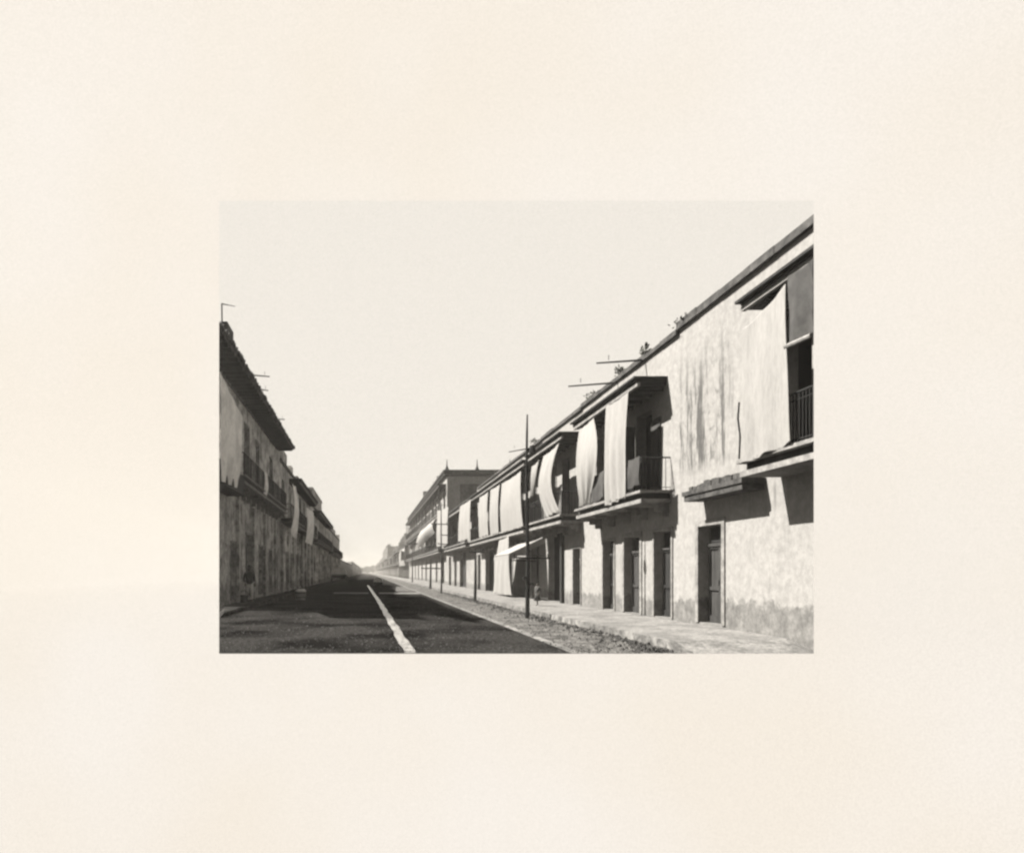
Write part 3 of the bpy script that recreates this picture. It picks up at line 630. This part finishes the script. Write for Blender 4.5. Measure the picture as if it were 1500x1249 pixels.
# ------------------------------------------------------------------ wagon, handcart, tub
def wheel(par, c, r, w_=.06, n=12):
    b = MB(); x, y, z = c; seg = 24
    for i in range(seg):
        a0, a1 = 6.2832 * i / seg, 6.2832 * (i + 1) / seg
        b.tube((x, y + r * math.cos(a0), z + r * math.sin(a0)), (x, y + r * math.cos(a1), z + r * math.sin(a1)), w_ * .6, n=5)
    for i in range(n): a = 6.2832 * i / n; b.tube((x, y, z), (x, y + r * math.cos(a), z + r * math.sin(a)), .02, n=4)
    b.tube((x - .1, y, z), (x + .1, y, z), .08); b.build('wheel', M['wood'], par)
def wagon(label, x, y, wd, ln, hh, wr, name='covered_wagon', cat='wagon'):
    t = thing(name, label, cat, (x, y, 0))
    b = MB(); zb = wr * 1.3
    b.box(x - wd * .42, x + wd * .42, y - ln / 2, y + ln / 2, zb, zb + .1)
    for sx in (-1, 1): b.box(*sorted((x + sx * wd * .42, x + sx * (wd * .42 + .05))), y - ln / 2, y + ln / 2, zb, zb + hh * .25)
    b.box(x - wd * .42, x + wd * .42, y - ln / 2 - .05, y - ln / 2 - .001, zb, zb + hh * .25); b.tube((x - wd / 2, y - ln * .3, wr), (x + wd / 2, y - ln * .3, wr), .04)
    b.build('bed', M['wood'], t)
    b = MB(); n = 12; z0 = zb + hh * .26
    pts = [(x + wd * .46 * math.cos(math.pi * i / n), z0 + (hh - z0) * math.sin(math.pi * i / n) ** .7) for i in range(n + 1)]
    for i in range(n): b.quad((pts[i][0], y - ln / 2, pts[i][1]), (pts[i + 1][0], y - ln / 2, pts[i + 1][1]), (pts[i + 1][0], y + ln / 2, pts[i + 1][1]), (pts[i][0], y + ln / 2, pts[i][1]))
    b.quad(*[(p[0], y - ln / 2 + .15, p[1]) for p in pts]); b.build('canvas_cover', M['canvas_left'], t)
    for sx in (-1, 1):
        for sy in ((-1, 1) if ln > 2 else (0,)): wheel(t, (x + sx * wd / 2, y + sy * ln * .32, wr), wr)
    for dx in (-.2, .2): b = MB(); b.tube((x + dx, y + ln / 2, zb), (x + dx, y + ln / 2 + 1.4, zb - .1), .03); b.build('shaft', M['wood'], t)
wagon('covered wagon with a pale canvas top far down the left side', -4.3, 105, 2.4, 3.6, 2.3, .55)
wagon('small handcart with a pale cover beside the far end of the gutter', 1.05, 67, .85, 1.3, 1.1, .3, 'handcart', 'cart')
t = thing('wash_tub', 'wooden tub heaped with pale washing standing on the left roadway', 'tub', (-3.9, 40, 0))
b = MB(); b.tube((-3.9, 40, 0), (-3.9, 40, .5), .25, .33, n=18); b.build('tub', M['tub'], t)
b = MB(); b.tube((-3.9, 40, .12), (-3.9, 40, .16), .275, n=18); b.build('hoop', M['rail'], t)
b = MB(); b.tube((-3.9, 40, .38), (-3.9, 40, .42), .322, n=18); b.build('hoop', M['rail'], t)
b = MB(); b.tube((-3.9, 40, .505), (-3.9, 40, .62), .33, .22, n=12); b.build('washing', M['cloth_white'], t)

# ------------------------------------------------------------------ people
def person(label, loc, rot, H, shirt, legs, hat=None, dress=False):
    t = thing('person', label, 'person', (0, 0, 0))
    k = H / 1.7
    V = [((0, 0, .95), .13)]; E = []
    def add(p, r, par): V.append((p, r)); E.append((par, len(V) - 1)); return len(V) - 1
    sp = add((0, 0, 1.12), .125, 0); ch = add((0, -.01, 1.34), .14, sp); nk = add((0, 0, 1.47), .055, ch); hd = add((0, -.015, 1.555), .075, nk); ht = add((0, .0, 1.63), .09, hd); add((0, 0, 1.69), .065, ht); add((0, -.105, 1.572), .015, add((0, -.08, 1.582), .02, hd))
    for s in (-1, 1):
        add((s * .088, .01, 1.585), .02, ht)
        hip = add((s * .09, 0, .9), .095, 0); kn = add((s * .1, -.04 - .05 * s, .49), .062, hip); an = add((s * .1, .03 - .12 * s, .09), .04, kn); add((s * .11, -.12 - .12 * s, .035), .035, an)
        shd = add((s * .18, 0, 1.4), .06, ch); el = add((s * .25, .04, 1.13), .042, shd); wr = add((s * .24, -.1, .93), .028, el); pm = add((s * .235, -.13, .865), .032, wr)
        for i, (dx, ln) in enumerate(((-.027, .06), (-.009, .072), (.009, .067), (.027, .052))):
            a = add((s * .235 + dx, -.15, .82), .009, pm); add((s * .235 + dx, -.14, .82 - ln), .008, a)
        a = add((s * .235 - s * .04, -.165, .865), .01, pm); add((s * .235 - s * .045, -.18, .83), .009, a)
    def skin(name, ids_fn, m, vs, es, grow=0):
        me = bpy.data.meshes.new(name); me.from_pydata([tuple(Vector(p) * k) for p, r in vs], es, []); me.materials.append(m)
        o = bpy.data.objects.new(name, me); col.objects.link(o); o.parent = t
        md = o.modifiers.new('skin', 'SKIN')
        for i, sv in enumerate(me.skin_vertices[0].data): sv.radius = ((vs[i][1] + grow) * k,) * 2; sv.use_root = i == 0
        md.use_smooth_shade = True; o.modifiers.new('sub', 'SUBSURF').levels = 2; o.modifiers['sub'].render_levels = 2
        return o
    skin('body', None, M['skin'], V, E)
    # trousers / skirt, jacket
    tv = [((0, 0, .97), .155)]; te = []
    def a2(p, r, par): tv.append((p, r)); te.append((par, len(tv) - 1)); return len(tv) - 1
    for s in (-1, 1):
        h = a2((s * .09, 0, .88), .11, 0); q = a2((s * .1, -.04 - .05 * s, .49), .085, h); a2((s * .1, .03 - .11 * s, .13), .075, q)
    if not dress: skin('trousers', None, legs, tv, te)
    else:
        b = MB(); b.tube((0, 0, .38 * k), (0, 0, 1.05 * k), .27 * k, .14 * k, n=14); b.build('skirt', legs, t, clamp=False, smooth=True)
    tv = [((0, 0, .8), .19)]; te = []
    c = a2((0, -.01, 1.34), .19, a2((0, 0, 1.1), .18, 0)); a2((0, 0, 1.47), .1, c)
    for s in (-1, 1): q = a2((s * .19, 0, 1.395), .092, c); q = a2((s * .26, .04, 1.13), .062, q); a2((s * .245, -.07, .97), .05, q)
    skin('jacket', None, shirt, tv, te)
    if hat:
        b = MB(); b.tube((0, 0, 1.655 * k), (0, 0, 1.67 * k), .2 * k, .19 * k, n=18); b.tube((0, 0, 1.67 * k), (0, 0, 1.8 * k), .1 * k, .075 * k, n=14); b.build('hat', hat, t, clamp=False)
        b = MB(); b.tube((0, .03 * k, 1.55 * k), (0, .02 * k, 1.66 * k), .082 * k, .085 * k, n=12); b.build('hair', M['cloth_dark'], t, clamp=False, smooth=True)
    else:
        b = MB(); b.tube((0, .015 * k, 1.6 * k), (0, .01 * k, 1.72 * k), .098 * k, .06 * k, n=12); b.build('hair', M['cloth_dark'], t, clamp=False, smooth=True)
    for q in (-1, 1): b = MB(); b.tube((q * .03 * k, -.078 * k, 1.6 * k), (q * .03 * k, -.086 * k, 1.6 * k), .008 * k, .004 * k, n=8); b.build('eye', M['cloth_dark'], t, clamp=False)
    b = MB(); b.tube((-.022 * k, -.083 * k, 1.538 * k), (.022 * k, -.083 * k, 1.538 * k), .006 * k, n=6); b.build('mouth', M['cloth_dark'], t, clamp=False)
    t.location = loc; t.rotation_euler = (0, 0, rot); return t
pm = person('man in pale trousers, dark jacket and hat standing on the left pavement', (-5.75, 33.3, .15), R(25), 1.72, M['cloth_dark'], M['cloth_white'], M['straw'])
bk = thing('basket', 'dark basket on the pavement left of the man with the hat', 'basket', (-6.0, 33.2, .15))
b = MB(); b.tube((-6.0, 33.2, .15), (-6.0, 33.2, .5), .16, .22, n=14); b.build('wicker', M['wood'], bk)
b = MB(); b.path([(-6.0 + .2 * math.cos(a), 33.2, .5 + .22 * math.sin(a)) for a in [math.pi * i / 8 for i in range(9)]], .015, n=5); b.build('handle', M['wood'], bk)
person('small child in a grey smock on the right pavement beside the tall pole', (7.4, 29.7, .15), R(-60), .98, M['cloth_grey'], M['cloth_grey'], None, dress=True)

# ------------------------------------------------------------------ air
b = MB(); b.v = []
hz = bpy.data.materials.new('haze'); hz.use_nodes = True; n = hz.node_tree.nodes; n.remove(n['Principled BSDF'])
pv = n.new('ShaderNodeVolumePrincipled'); pv.inputs['Color'].default_value = (.58, .56, .52, 1); pv.inputs['Density'].default_value = .0009; pv.inputs['Anisotropy'].default_value = .2
hz.node_tree.links.new(pv.outputs[0], n['Material Output'].inputs['Volume'])
me = bpy.data.meshes.new('haze'); x0, x1, y0, y1, z0, z1 = -60, 60, -8, 1560, -1.1, 17
me.from_pydata([(x, y, z) for z in (z0, z1) for y in (y0, y1) for x in (x0, x1)], [], [(0, 2, 3, 1), (4, 5, 7, 6), (0, 1, 5, 4), (2, 6, 7, 3), (0, 4, 6, 2), (1, 3, 7, 5)]); me.materials.append(hz)
ho = bpy.data.objects.new('haze', me); col.objects.link(ho); ho['kind'] = 'stuff'

# pale sky backdrop far beyond the end of the street, outside the haze
sm_ = bpy.data.materials.new('sky_paper_tone'); sm_.use_nodes = True; n = sm_.node_tree.nodes; l = sm_.node_tree.links; n.remove(n['Principled BSDF'])
em = n.new('ShaderNodeEmission'); gq = n.new('ShaderNodeNewGeometry'); t1 = n.new('ShaderNodeTexNoise'); t1.inputs['Scale'].default_value = .34; t1.inputs['Detail'].default_value = 4; t1.inputs['Roughness'].default_value = .8
l.new(gq.outputs['Position'], t1.inputs['Vector']); t2 = n.new('ShaderNodeMapRange'); l.new(t1.outputs[0], t2.inputs[0]); t2.inputs[1].default_value = .38; t2.inputs[2].default_value = .62; t2.inputs[3].default_value = .214; t2.inputs[4].default_value = .256
em.inputs[0].default_value = (.925, .872, .79, 1); l.new(t2.outputs[0], em.inputs[1]); l.new(em.outputs[0], n['Material Output'].inputs[0])
YS = 1620.0; b = MB(); b.quad((YS * KL, YS, -.4), (YS * KR, YS, -.4), (YS * KR, YS, EYE + (CY - 294) / FOC * YS), (YS * KL, YS, EYE + (CY - 294) / FOC * YS))
struct('sky', b, sm_)
